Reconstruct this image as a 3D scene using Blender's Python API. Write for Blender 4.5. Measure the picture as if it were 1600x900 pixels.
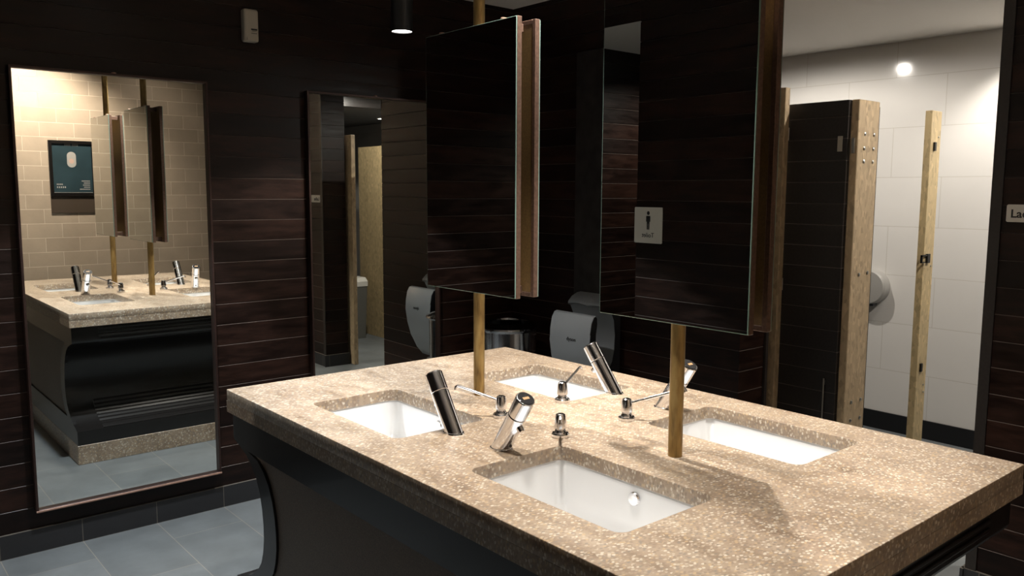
import bpy, bmesh, math, random
from mathutils import Vector, Matrix
random.seed(7)
PI = math.pi
for o in list(bpy.data.objects):
    bpy.data.objects.remove(o, do_unlink=True)
SC = bpy.context.scene
COL = SC.collection

# ------------------------------------------------------------------ camera
cam_d = bpy.data.cameras.new('camera')
cam = bpy.data.objects.new('camera', cam_d); COL.objects.link(cam)
FPX = 1299.3; YAW = 0.86834; PITCH = -0.11552; ROLL = 0.00449
cam_d.sensor_fit = 'HORIZONTAL'; cam_d.sensor_width = 36.0
cam_d.lens = 36.0 * FPX / 1600.0
cam_d.clip_start = 0.02
fw = Vector((math.cos(YAW)*math.cos(PITCH), math.sin(YAW)*math.cos(PITCH), math.sin(PITCH)))
rt = fw.cross(Vector((0, 0, 1))).normalized(); up = rt.cross(fw)
r2 = rt*math.cos(ROLL) + up*math.sin(ROLL); u2 = -rt*math.sin(ROLL) + up*math.cos(ROLL)
cam.matrix_world = Matrix(((r2.x, u2.x, -fw.x, 0), (r2.y, u2.y, -fw.y, 0), (r2.z, u2.z, -fw.z, 1.54), (0, 0, 0, 1)))
SC.camera = cam

# ------------------------------------------------------------------ world, exposure
w = bpy.data.worlds.new('world'); SC.world = w; w.use_nodes = True
w.node_tree.nodes['Background'].inputs[0].default_value = (0.6, 0.62, 0.7, 1)
w.node_tree.nodes['Background'].inputs[1].default_value = 0.02
SC.view_settings.view_transform = 'Standard'; SC.view_settings.look = 'None'
SC.view_settings.gamma = 1.0; SC.view_settings.use_curve_mapping = False
SC.view_settings.exposure = 0.0

# ------------------------------------------------------------------ lamp plan (built by the lamp builders below)
WARM = (1.0, 0.86, 0.68); WARM2 = (1.0, 0.84, 0.70); NEUT = (1.0, 0.93, 0.84); COOL = (0.86, 0.93, 1.0)
# x, y, z of lens, aim x, aim y, watts, cone deg, blend, colour
PENDANTS = [
    (2.13, 3.30, 2.26, 1.90, 3.25, 85, 100, 0.3, NEUT),
    (1.13, 3.25, 2.48, 0.95, 3.15, 200, 76, 0.15, COOL),
    (1.69, 1.745, 2.56, 1.69, 1.745, 150, 84, 0.5, NEUT),  # unseen lamp added over the island centre for the mirrors' stripe shadows
    (1.18, 1.30, 2.52, 1.35, 1.45, 95, 70, 0.5, NEUT),
    (1.90, 1.25, 2.57, 1.95, 1.10, 130, 92, 0.5, NEUT),
    (2.25, 2.55, 2.55, 2.00, 2.20, 80, 76, 0.5, NEUT),
]
DOWNLIGHTS = [   # recessed, ceiling lights: x, y, z ceiling, watts, cone, blend, colour
    (1.70, -0.45, 2.90, 225, 112, 0.7, WARM2, 'recessed ceiling downlight close over the poster on the block wall'),
    (2.80, -0.55, 2.90, 12, 110, 0.9, WARM2, 'unseen recessed downlight added to wash the right half of the block wall'),  # unseen fill lamp, added for a general wash on the blocks
    (5.08, 1.66, 2.48, 75, 120, 0.6, NEUT, 'recessed ceiling downlight hard by the white tiled wall'),
    (4.30, 2.95, 2.48, 90, 176, 0.3, NEUT, 'recessed ceiling downlight over the toilet cubicle'),
    (3.95, 0.95, 2.48, 105, 176, 0.3, NEUT, 'unseen recessed downlight added in the passage to brighten the yellow partition'),  # added out of view to brighten the yellow partition
    (4.95, -0.60, 2.36, 12, 120, 0.6, NEUT, 'recessed ceiling downlight in the lowered ceiling beyond the yellow partition'),
    (-1.30, 3.30, 2.48, 90, 150, 0.6, NEUT, 'recessed ceiling downlight in the passage behind the toilet sign wall'),
]

# ------------------------------------------------------------------ materials
def new_mat(name):
    m = bpy.data.materials.new(name); m.use_nodes = True
    nt = m.node_tree; b = nt.nodes['Principled BSDF']
    return m, nt, b
def plain(name, col, rough=0.5, metal=0.0, coat=0.0, spec=None, bump=0.0, bscale=200, vary=0.0):
    m, nt, b = new_mat(name)
    b.inputs['Base Color'].default_value = (*col, 1)
    b.inputs['Roughness'].default_value = rough
    b.inputs['Metallic'].default_value = metal
    b.inputs['Coat Weight'].default_value = coat
    if spec is not None: b.inputs['Specular IOR Level'].default_value = spec
    tc = nt.nodes.new('ShaderNodeTexCoord')
    n = nt.nodes.new('ShaderNodeTexNoise'); n.inputs['Scale'].default_value = bscale
    nt.links.new(tc.outputs['Object'], n.inputs['Vector'])
    if bump > 0:
        bp = nt.nodes.new('ShaderNodeBump'); bp.inputs['Strength'].default_value = bump; bp.inputs['Distance'].default_value = 0.001
        nt.links.new(n.outputs['Fac'], bp.inputs['Height']); nt.links.new(bp.outputs['Normal'], b.inputs['Normal'])
    if vary > 0:
        r = nt.nodes.new('ShaderNodeValToRGB')
        r.color_ramp.elements[0].position = 0.3; r.color_ramp.elements[1].position = 0.7
        r.color_ramp.elements[0].color = (*[c*(1-vary) for c in col], 1)
        r.color_ramp.elements[1].color = (*[min(1, c*(1+vary)) for c in col], 1)
        nt.links.new(n.outputs['Fac'], r.inputs['Fac']); nt.links.new(r.outputs['Color'], b.inputs['Base Color'])
    return m
def emis(name, col, s):
    m, nt, b = new_mat(name)
    b.inputs['Base Color'].default_value = (*col, 1)
    b.inputs['Emission Color'].default_value = (*col, 1)
    b.inputs['Emission Strength'].default_value = s
    return m
def ramp(nt, fac, stops, interp='LINEAR'):
    r = nt.nodes.new('ShaderNodeValToRGB'); cr = r.color_ramp; cr.interpolation = interp
    while len(cr.elements) < len(stops): cr.elements.new(0.5)
    for e, (p, c) in zip(cr.elements, stops):
        e.position = p; e.color = (*c, 1)
    nt.links.new(fac, r.inputs['Fac']); return r
def pos_swizzle(nt, ax, off=(0, 0)):
    """world position -> (u, v) picked from two axes"""
    g = nt.nodes.new('ShaderNodeNewGeometry'); s = nt.nodes.new('ShaderNodeSeparateXYZ'); c = nt.nodes.new('ShaderNodeCombineXYZ')
    nt.links.new(g.outputs['Position'], s.inputs[0])
    for k in (0, 1):
        a = nt.nodes.new('ShaderNodeMath'); a.operation = 'ADD'; a.inputs[1].default_value = off[k]
        nt.links.new(s.outputs[ax[k]], a.inputs[0]); nt.links.new(a.outputs[0], c.inputs[k])
    return c.outputs[0], g

def wood_planks():
    m, nt, b = new_mat('dark_planks')
    g = nt.nodes.new('ShaderNodeNewGeometry')
    mp = nt.nodes.new('ShaderNodeMapping'); mp.inputs['Scale'].default_value = (1.6, 1.6, 9.0)
    nt.links.new(g.outputs['Position'], mp.inputs['Vector'])
    n = nt.nodes.new('ShaderNodeTexNoise'); n.inputs['Scale'].default_value = 3.0; n.inputs['Detail'].default_value = 8; n.inputs['Roughness'].default_value = 0.7
    nt.links.new(mp.outputs[0], n.inputs['Vector'])
    # one tone per plank
    s = nt.nodes.new('ShaderNodeSeparateXYZ'); nt.links.new(g.outputs['Position'], s.inputs[0])
    fl = nt.nodes.new('ShaderNodeMath'); fl.operation = 'MULTIPLY'; fl.inputs[1].default_value = 10.0; nt.links.new(s.outputs[2], fl.inputs[0])
    fr = nt.nodes.new('ShaderNodeMath'); fr.operation = 'FLOOR'; nt.links.new(fl.outputs[0], fr.inputs[0])
    wn = nt.nodes.new('ShaderNodeTexWhiteNoise'); wn.noise_dimensions = '1D'; nt.links.new(fr.outputs[0], wn.inputs['W'])
    mx = nt.nodes.new('ShaderNodeMath'); mx.operation = 'MULTIPLY_ADD'; mx.inputs[1].default_value = 0.22; nt.links.new(wn.outputs['Value'], mx.inputs[0]); nt.links.new(n.outputs['Fac'], mx.inputs[2])
    r = ramp(nt, mx.outputs[0], [(0.36, (0.0038, 0.0018, 0.0014)), (0.58, (0.0098, 0.0043, 0.0031)), (0.82, (0.026, 0.0108, 0.0068))])
    nt.links.new(r.outputs['Color'], b.inputs['Base Color'])
    r2_ = ramp(nt, n.outputs['Fac'], [(0.3, (0.30,)*3), (0.7, (0.52,)*3)])
    nt.links.new(r2_.outputs['Color'], b.inputs['Roughness'])
    b.inputs['Specular IOR Level'].default_value = 0.24
    bp = nt.nodes.new('ShaderNodeBump'); bp.inputs['Strength'].default_value = 0.25; bp.inputs['Distance'].default_value = 0.002
    nt.links.new(n.outputs['Fac'], bp.inputs['Height']); nt.links.new(bp.outputs['Normal'], b.inputs['Normal'])
    return m
def terrazzo(name='terrazzo', tint=1.0, k=1.0):
    m, nt, b = new_mat(name)
    g = nt.nodes.new('ShaderNodeNewGeometry')
    v = nt.nodes.new('ShaderNodeTexVoronoi'); v.feature = 'F1'; v.inputs['Scale'].default_value = 118*k; v.inputs['Randomness'].default_value = 1
    mp = nt.nodes.new('ShaderNodeMapping'); mp.inputs['Rotation'].default_value = (0.3, 0.2, 0.7); mp.inputs['Scale'].default_value = (1, 1.5, 1)
    nt.links.new(g.outputs['Position'], mp.inputs['Vector']); nt.links.new(mp.outputs[0], v.inputs['Vector'])
    sx = nt.nodes.new('ShaderNodeSeparateColor'); nt.links.new(v.outputs['Color'], sx.inputs[0])
    chips = ramp(nt, sx.outputs[0], [(0.0, (0.27, 0.205, 0.150)), (0.26, (0.36, 0.28, 0.20)), (0.48, (0.48, 0.35, 0.21)), (0.60, (0.24, 0.205, 0.17)), (0.70, (0.52, 0.44, 0.34)), (0.86, (0.66, 0.60, 0.50))], 'CONSTANT')
    # chip edges fall back to the cement matrix
    edge = ramp(nt, v.outputs['Distance'], [(0.45, (1, 1, 1)), (0.62, (0, 0, 0))])
    n = nt.nodes.new('ShaderNodeTexNoise'); n.inputs['Scale'].default_value = 7; n.inputs['Detail'].default_value = 6; n.inputs['Roughness'].default_value = 0.65
    mp2 = nt.nodes.new('ShaderNodeMapping'); mp2.inputs['Scale'].default_value = (2.2, 0.8, 1.0); mp2.inputs['Rotation'].default_value = (0, 0, 0.25)
    nt.links.new(g.outputs['Position'], mp2.inputs['Vector']); nt.links.new(mp2.outputs[0], n.inputs['Vector'])
    base = ramp(nt, n.outputs['Fac'], [(0.30, (0.20, 0.140, 0.095)), (0.50, (0.345, 0.262, 0.190)), (0.70, (0.42, 0.335, 0.25))])
    mix = nt.nodes.new('ShaderNodeMix'); mix.data_type = 'RGBA'
    nt.links.new(edge.outputs['Color'], mix.inputs[0]); nt.links.new(base.outputs['Color'], mix.inputs[6]); nt.links.new(chips.outputs['Color'], mix.inputs[7])
    mul = nt.nodes.new('ShaderNodeMix'); mul.data_type = 'RGBA'; mul.blend_type = 'MIX'; mul.inputs[0].default_value = 0.22
    nt.links.new(mix.outputs[2], mul.inputs[6]); nt.links.new(base.outputs['Color'], mul.inputs[7])
    nt.links.new(mul.outputs[2], b.inputs['Base Color'])
    rr = ramp(nt, n.outputs['Fac'], [(0.3, (0.30,)*3), (0.7, (0.5,)*3)])
    nt.links.new(rr.outputs['Color'], b.inputs['Roughness'])
    bp = nt.nodes.new('ShaderNodeBump'); bp.inputs['Strength'].default_value = 0.15; bp.inputs['Distance'].default_value = 0.001
    nt.links.new(v.outputs['Distance'], bp.inputs['Height']); nt.links.new(bp.outputs['Normal'], b.inputs['Normal'])
    return m
def tiles(name, ax, off, bw, rh, c1, c2, mortar, msize, rough, offset=0.5, bumpv=0.4, mottling=0.12, uneven=0.0, freq=2):
    m, nt, b = new_mat(name)
    uv, g = pos_swizzle(nt, ax, off)
    br = nt.nodes.new('ShaderNodeTexBrick')
    br.offset = offset; br.offset_frequency = freq; br.squash = 1
    br.inputs['Scale'].default_value = 1; br.inputs['Brick Width'].default_value = bw; br.inputs['Row Height'].default_value = rh
    br.inputs['Mortar Size'].default_value = msize; br.inputs['Mortar Smooth'].default_value = 0.1; br.inputs['Bias'].default_value = 0
    br.inputs['Color1'].default_value = (*c1, 1); br.inputs['Color2'].default_value = (*c2, 1); br.inputs['Mortar'].default_value = (*mortar, 1)
    nt.links.new(uv, br.inputs['Vector'])
    n = nt.nodes.new('ShaderNodeTexNoise'); n.inputs['Scale'].default_value = 4.5; n.inputs['Detail'].default_value = 7; n.inputs['Roughness'].default_value = 0.6
    nt.links.new(g.outputs['Position'], n.inputs['Vector'])
    mm = ramp(nt, n.outputs['Fac'], [(0.3, (1-mottling,)*3), (0.7, (1+mottling*0.0,)*3)])
    mul = nt.nodes.new('ShaderNodeMix'); mul.data_type = 'RGBA'; mul.blend_type = 'MULTIPLY'; mul.inputs[0].default_value = 1
    nt.links.new(br.outputs['Color'], mul.inputs[6]); nt.links.new(mm.outputs['Color'], mul.inputs[7])
    nt.links.new(mul.outputs[2], b.inputs['Base Color'])
    b.inputs['Roughness'].default_value = rough
    inv = nt.nodes.new('ShaderNodeMath'); inv.operation = 'MULTIPLY_ADD'; inv.inputs[1].default_value = -1; inv.inputs[2].default_value = 1
    nt.links.new(br.outputs['Fac'], inv.inputs[0])
    h = inv.outputs[0]
    if uneven > 0:
        n2 = nt.nodes.new('ShaderNodeTexNoise'); n2.inputs['Scale'].default_value = 9; n2.inputs['Detail'].default_value = 4
        nt.links.new(g.outputs['Position'], n2.inputs['Vector'])
        ad = nt.nodes.new('ShaderNodeMath'); ad.operation = 'MULTIPLY_ADD'; ad.inputs[1].default_value = uneven
        nt.links.new(n2.outputs['Fac'], ad.inputs[0]); nt.links.new(h, ad.inputs[2]); h = ad.outputs[0]
    bp = nt.nodes.new('ShaderNodeBump'); bp.inputs['Strength'].default_value = bumpv; bp.inputs['Distance'].default_value = 0.003
    nt.links.new(h, bp.inputs['Height']); nt.links.new(bp.outputs['Normal'], b.inputs['Normal'])
    return m
def plywood(name, c, rough=0.5):
    m, nt, b = new_mat(name)
    g = nt.nodes.new('ShaderNodeNewGeometry')
    v = nt.nodes.new('ShaderNodeTexVoronoi'); v.inputs['Scale'].default_value = 75
    mp = nt.nodes.new('ShaderNodeMapping'); mp.inputs['Scale'].default_value = (1, 1, 0.45); nt.links.new(g.outputs['Position'], mp.inputs['Vector']); nt.links.new(mp.outputs[0], v.inputs['Vector'])
    sx = nt.nodes.new('ShaderNodeSeparateColor'); nt.links.new(v.outputs['Color'], sx.inputs[0])
    r = ramp(nt, sx.outputs[1], [(0, tuple(x*0.72 for x in c)), (0.3, tuple(x*0.93 for x in c)), (0.8, c), (1, tuple(min(1, x*1.22) for x in c))])
    nt.links.new(r.outputs['Color'], b.inputs['Base Color']); b.inputs['Roughness'].default_value = rough
    return m
def brass():
    m, nt, b = new_mat('aged_brass')
    g = nt.nodes.new('ShaderNodeNewGeometry'); mp = nt.nodes.new('ShaderNodeMapping'); mp.inputs['Scale'].default_value = (60, 60, 12)
    nt.links.new(g.outputs['Position'], mp.inputs['Vector'])
    n = nt.nodes.new('ShaderNodeTexNoise'); n.inputs['Scale'].default_value = 1; n.inputs['Detail'].default_value = 6; nt.links.new(mp.outputs[0], n.inputs['Vector'])
    r = ramp(nt, n.outputs['Fac'], [(0.3, (0.16, 0.095, 0.035)), (0.5, (0.32, 0.21, 0.075)), (0.75, (0.45, 0.32, 0.13))])
    nt.links.new(r.outputs['Color'], b.inputs['Base Color'])
    b.inputs['Metallic'].default_value = 0.55; b.inputs['Roughness'].default_value = 0.42
    return m

M = {}
M['planks'] = wood_planks()
M['edge_highlight'] = plain('plank_edge_highlight', (0.095, 0.075, 0.064), 0.3)  # paler chamfers paint in the light caught along the plank tops
M['terrazzo'] = terrazzo()
M['floor'] = tiles('slate_floor', (1, 0), (0.42, 0.1145), 0.63, 0.3150, (0.17, 0.185, 0.19), (0.135, 0.150, 0.156), (0.28, 0.26, 0.22), 0.0016, 0.45, 0.5, 0.3, 0.3)
M['skirt_y'] = tiles('slate_skirting_a', (0, 2), (0.1145, 0.0), 0.3150, 0.1035, (0.024, 0.0245, 0.027), (0.019, 0.0195, 0.022), (0.14, 0.125, 0.105), 0.0016, 0.5, 0.0, 0.3, 0.3)
M['skirt_x'] = tiles('slate_skirting_b', (1, 2), (0.42, 0.0), 0.3150, 0.1035, (0.024, 0.0245, 0.027), (0.019, 0.0195, 0.022), (0.14, 0.125, 0.105), 0.0016, 0.5, 0.0, 0.3, 0.3)
M['block'] = tiles('beige_block', (0, 2), (0.05, 0.03), 0.300, 0.1380, (0.64, 0.545, 0.43), (0.57, 0.48, 0.375), (0.92, 0.82, 0.68), 0.0032, 0.42, 0.5, 1.0, 0.15, 0.7)
M['white_tile'] = tiles('white_tile', (1, 2), (-1.905, -0.087), 0.620, 0.3105, (0.72, 0.70, 0.67), (0.70, 0.68, 0.65), (0.58, 0.55, 0.50), 0.0020, 0.09, 0.5, 0.35, 0.03)
M['grey_tile'] = tiles('grey_tile_panel', (1, 2), (0, -0.02), 0.9, 0.155, (0.045, 0.045, 0.042), (0.036, 0.036, 0.034), (0.085, 0.08, 0.07), 0.0022, 0.4, 0.5, 0.3, 0.2)
M['plaster'] = plain('ceiling_paint', (0.74, 0.71, 0.66), 0.8, bump=0.1, bscale=80)
M['plaster_dim'] = plain('dim_ceiling_paint', (0.16, 0.155, 0.15), 0.8, bump=0.1, bscale=80)  # ceiling paint darkened to stand for weak light on the lowered part
M['black'] = plain('black_lacquer', (0.0090, 0.0078, 0.0074), 0.32, bump=0.1, bscale=60, coat=0.2)
M['panel'] = plain('brown_panel', (0.21, 0.165, 0.13), 0.6, bump=0.1, bscale=350, vary=0.2)
M['chrome'] = plain('chrome', (0.78, 0.78, 0.80), 0.15, 1.0, bump=0.02, bscale=30)
M['chrome_dark'] = plain('dark_seam', (0.03, 0.03, 0.03), 0.4)
M['display'] = plain('sensor_disc', (0.02, 0.02, 0.022), 0.15, coat=0.5)
M['sticker'] = plain('orange_sticker', (0.42, 0.25, 0.12), 0.5)
M['ceramic'] = plain('white_ceramic', (0.80, 0.81, 0.82), 0.08, coat=0.6)
M['brass'] = brass()
M['copper'] = plain('bronze_frame', (0.105, 0.062, 0.045), 0.45, 0.3, bump=0.2, bscale=120, vary=0.25)
M['ochre'] = plain('ochre_board', (0.13, 0.08, 0.03), 0.5, vary=0.2)
M['darkframe'] = plain('dark_bronze_frame', (0.042, 0.023, 0.019), 0.4, 0.5, vary=0.2)
M['pinkcap'] = plain('copper_cap', (0.40, 0.24, 0.18), 0.4, 0.4)
M['mirror'] = plain('mirror_glass', (0.84, 0.86, 0.83), 0.0, 1.0)
M['edge'] = plain('glass_edge', (0.25, 0.38, 0.34), 0.15, 0.3)
M['ply'] = plywood('plywood', (0.45, 0.335, 0.205))
M['ply_pale'] = plywood('pale_plywood', (0.60, 0.46, 0.25))
M['dark_board'] = plain('dark_board', (0.020, 0.016, 0.014), 0.45, bump=0.2, bscale=90, vary=0.2)
M['dryer'] = plain('grey_shell', (0.25, 0.275, 0.30), 0.35, 0.15, coat=0.3)
M['dryer_dark'] = plain('dark_shell', (0.02, 0.022, 0.026), 0.4)
M['lampblack'] = plain('lamp_black', (0.006, 0.006, 0.007), 0.35)
M['lens'] = emis('lamp_lens', (1.0, 0.96, 0.9), 9)
M['plastic'] = plain('cream_plastic', (0.40, 0.37, 0.31), 0.4)
M['ink'] = plain('black_ink', (0.01, 0.01, 0.01), 0.6)
M['signwhite'] = plain('sign_white', (0.62, 0.61, 0.57), 0.4)
M['poster'] = plain('poster_teal', (0.030, 0.060, 0.075), 0.3, vary=0.15, bscale=6)
M['poster_ink'] = plain('poster_pale', (0.45, 0.45, 0.43), 0.5)
M['poster_pink'] = plain('poster_pink', (0.62, 0.45, 0.38), 0.5)
M['steel'] = plain('brushed_steel', (0.5, 0.49, 0.46), 0.3, 1.0)
M['black_metal'] = plain('black_metal', (0.012, 0.012, 0.012), 0.4, 0.5)
M['stone_panel'] = plain('black_stone', (0.020, 0.018, 0.018), 0.30, bump=0.25, bscale=14, vary=0.5)
M['bin_grey'] = plain('grey_plastic', (0.12, 0.12, 0.11), 0.5)

# ------------------------------------------------------------------ helpers
def link(name, mesh, mat, parent=None):
    o = bpy.data.objects.new(name, mesh); COL.objects.link(o)
    for m in (mat if isinstance(mat, (list, tuple)) else [mat]): mesh.materials.append(m)
    if parent: o.parent = parent
    return o
def mk(name, bm, mat, parent=None, smooth=False):
    bmesh.ops.recalc_face_normals(bm, faces=bm.faces[:])
    me = bpy.data.meshes.new(name); bm.to_mesh(me); bm.free()
    if smooth:
        for p in me.polygons: p.use_smooth = True
        try: me.set_sharp_from_angle(angle=math.radians(20))
        except Exception: pass
    return link(name, me, mat, parent)
def tag(o, label=None, cat=None, group=None, kind=None):
    if label: o['label'] = label
    if cat: o['category'] = cat
    if group: o['group'] = group
    if kind: o['kind'] = kind
    return o
def thing(name, label, cat, loc=(0, 0, 0), rz=0, group=None):
    o = bpy.data.objects.new(name, None); COL.objects.link(o); o.empty_display_size = 0.05
    o.location = loc; o.rotation_euler = (0, 0, rz)
    return tag(o, label, cat, group)
def copy_tree(o, parent=None):
    c = o.copy(); COL.objects.link(c)
    if parent: c.parent = parent
    for ch in list(o.children): copy_tree(ch, c)
    return c
def box(bm, x0, x1, y0, y1, z0, z1, bev=0.0, seg=1):
    vs = [bm.verts.new(p) for p in ((x0,y0,z0),(x1,y0,z0),(x1,y1,z0),(x0,y1,z0),(x0,y0,z1),(x1,y0,z1),(x1,y1,z1),(x0,y1,z1))]
    fs = [bm.faces.new([vs[i] for i in f]) for f in ((0,3,2,1),(4,5,6,7),(0,1,5,4),(1,2,6,5),(2,3,7,6),(3,0,4,7))]
    if bev > 0:
        es = set(e for f in fs for e in f.edges)
        bmesh.ops.bevel(bm, geom=list(es), offset=bev, segments=seg, affect='EDGES', profile=0.5)
    return bm
def B(*a, **k): return box(bmesh.new(), *a, **k)
def loft(bm, loops, cap0=True, cap1=True):
    rings = [[bm.verts.new(p) for p in L] for L in loops]
    n = len(rings[0])
    for a, b in zip(rings, rings[1:]):
        for i in range(n):
            bm.faces.new((a[i], a[(i+1) % n], b[(i+1) % n], b[i]))
    if cap0: bm.faces.new(rings[0][::-1])
    if cap1: bm.faces.new(rings[-1])
    return rings
def lathe(bm, prof, c=(0, 0), n=40, cap0=True, cap1=True):
    return loft(bm, [[(c[0]+r*math.cos(2*PI*i/n), c[1]+r*math.sin(2*PI*i/n), z) for i in range(n)] for r, z in prof], cap0, cap1)
def tube(bm, pts, r, n=12):
    pts = [Vector(p) for p in pts]; loops = []; ref = None
    for i, p in enumerate(pts):
        d = (pts[min(i+1, len(pts)-1)] - pts[max(i-1, 0)]).normalized()
        if ref is None:
            ref = Vector((0, 0, 1)) if abs(d.z) < 0.9 else Vector((1, 0, 0))
        e1 = d.cross(ref).normalized(); e2 = d.cross(e1)
        rr = r[i] if isinstance(r, (list, tuple)) else r
        loops.append([p + e1*rr*math.cos(2*PI*k/n) + e2*rr*math.sin(2*PI*k/n) for k in range(n)])
    return loft(bm, loops)
def prism(bm, poly, a0, a1, axis='y'):
    """closed polygon (u,v) extruded along axis; axis y: (u,v)->(x,z); axis x: ->(y,z); axis z: ->(x,y)"""
    f = {'y': lambda u, v, t: (u, t, v), 'x': lambda u, v, t: (t, u, v), 'z': lambda u, v, t: (u, v, t)}[axis]
    return loft(bm, [[f(u, v, a0) for u, v in poly], [f(u, v, a1) for u, v in poly]])
def rrect(hx, hy, r, n=6):
    out = []
    for cx, cy, a0 in ((hx-r, hy-r, 0), (-hx+r, hy-r, PI/2), (-hx+r, -hy+r, PI), (hx-r, -hy+r, 1.5*PI)):
        for k in range(n+1):
            a = a0 + k*PI/2/n; out.append((cx + r*math.cos(a), cy + r*math.sin(a)))
    return out
def text_mesh(name, s, size, mat, X, Y, origin, parent=None, ext=0.0004, align='LEFT', bold=0.0):
    c = bpy.data.curves.new(name, 'FONT'); c.body = s; c.size = size; c.extrude = ext; c.align_x = align; c.resolution_u = 3; c.offset = bold
    t = bpy.data.objects.new(name, c); COL.objects.link(t)
    bpy.context.view_layer.update()
    me = bpy.data.meshes.new_from_object(t.evaluated_get(bpy.context.evaluated_depsgraph_get()))
    bpy.data.objects.remove(t, do_unlink=True)
    X = Vector(X); Y = Vector(Y); Z = X.cross(Y); o = Vector(origin)
    for v in me.vertices: v.co = o + X*v.co.x + Y*v.co.y + Z*v.co.z
    me.name = name
    return link(name, me, mat, parent)

def plank_loop_wall(name, poly, z0, z1, pitch=0.10, mat=None, parent=None, gd=0.0035):
    """footprint polygon (counter-clockwise) raised with a grooved plank profile on every face"""
    n = len(poly); P = [Vector(p) for p in poly]; inn = []
    for i in range(n):
        a = (P[i]-P[i-1]).normalized(); b = (P[(i+1) % n]-P[i]).normalized()
        na = Vector((-a.y, a.x)); nb = Vector((-b.y, b.x))
        inn.append((na+nb)/(1+na.dot(nb)))
    prof = [(z0, 0)]
    k = math.floor(z0/pitch)+1
    while k*pitch < z1-0.01:
        z = k*pitch
        prof += [(z-0.0042, 0), (z-0.0014, gd), (z+0.0006, gd), (z+0.0008, 0)]
        k += 1
    prof.append((z1, 0))
    bm = bmesh.new()
    loft(bm, [[(P[i].x+inn[i].x*d, P[i].y+inn[i].y*d, z) for i in range(n)] for z, d in prof])
    o = mk(name, bm, [mat or M['planks'], M['edge_highlight']], parent)
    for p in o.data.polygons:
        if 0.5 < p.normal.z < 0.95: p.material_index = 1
    return o
def rect(x0, x1, y0, y1): return [(x0, y0), (x1, y0), (x1, y1), (x0, y1)]
def struct(o): o['kind'] = 'structure'; return o

# ================================================================== THE ROOM
struct(mk('floor', B(-3.4, 5.6, -2.8, 4.1, -0.1, 0.0), M['floor']))
struct(mk('ceiling', B(-0.25, 3.42, 0.30, 3.95, 2.62, 2.72), M['plaster']))
struct(mk('ceiling', B(-1.75, 3.45, -1.75, 0.30, 2.90, 3.0), M['plaster']))
struct(mk('trim_1', B(-1.75, 3.45, 0.30, 0.36, 2.72, 3.0), M['plaster']))
struct(mk('ceiling', B(3.50, 5.45, 0.55, 4.05, 2.48, 2.56), M['plaster']))
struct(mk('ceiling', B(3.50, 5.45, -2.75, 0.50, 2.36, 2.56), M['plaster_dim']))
struct(mk('trim_2', B(3.50, 5.45, 0.50, 0.55, 2.34, 2.56), M['black']))
struct(mk('ceiling', B(-3.2, -0.27, 2.60, 4.05, 2.48, 2.56), M['plaster']))

struct(plank_loop_wall('wall_left', rect(-3.2, 5.5, 3.91, 4.10), 0.0, 2.66))
struct(plank_loop_wall('wall_back', rect(3.31, 3.51, 2.25, 3.905), 0.0, 2.62))
struct(plank_loop_wall('wall_right', rect(3.33, 3.54, -1.45, 1.21), 0.0, 2.95))
struct(plank_loop_wall('trim_3', rect(3.32, 3.51, 1.21, 2.25), 2.46, 2.66))
struct(plank_loop_wall('wall_front', rect(-0.26, -0.04, 1.20, 2.90), 0.0, 2.66))
struct(plank_loop_wall('trim_4', rect(-0.26, -0.04, 2.90, 3.905), 2.46, 2.66))
struct(plank_loop_wall('wall_entrance', rect(-1.75, -0.27, 1.20, 1.40), 0.0, 2.95))
struct(plank_loop_wall('wall_street', rect(-1.95, -1.75, -1.80, 1.40), 0.0, 2.95))
struct(plank_loop_wall('wall_passage', rect(-3.4, -3.2, 2.4, 4.1), 0.0, 2.66))
struct(plank_loop_wall('wall_inner', rect(-3.2, -0.27, 2.45, 2.60), 0.0, 2.60))
struct(mk('wall_rear', B(-1.9, 3.5, -1.45, -1.25, 0.0, 3.0), M['block']))
struct(mk('wall_far', B(5.30, 5.45, -2.75, 3.905, 0.0, 2.56), M['white_tile']))
struct(mk('wall_end', B(3.3, 5.45, -2.90, -2.75, 0.0, 2.56), M['grey_tile']))
# skirting
struct(mk('baseboard_left', B(-3.0, 3.30, 3.898, 3.909, 0.0, 0.1035), M['skirt_y']))
struct(mk('baseboard_back', B(3.298, 3.309, 2.24, 3.897, 0.0, 0.1035), M['skirt_x']))
struct(mk('baseboard_right', B(3.318, 3.329, -1.24, 1.22, 0.0, 0.1035), M['skirt_x']))
struct(mk('baseboard_jamb', B(3.309, 3.55, 1.211, 1.222, 0.0, 0.1035), M['skirt_y']))
struct(mk('baseboard_far', B(5.288, 5.299, -2.7, 3.89, 0.0, 0.117), plain('black_skirting', (0.006, 0.006, 0.007), 0.35)))
# dark edge boards on the two sides of the opening
struct(mk('trim_5', B(3.322, 3.329, 1.170, 1.2085, 0.104, 2.62), M['dark_board']))
struct(mk('trim_6', B(3.511, 3.530, 2.238, 2.40, 0.0, 2.48), M['dark_board']))

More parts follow.
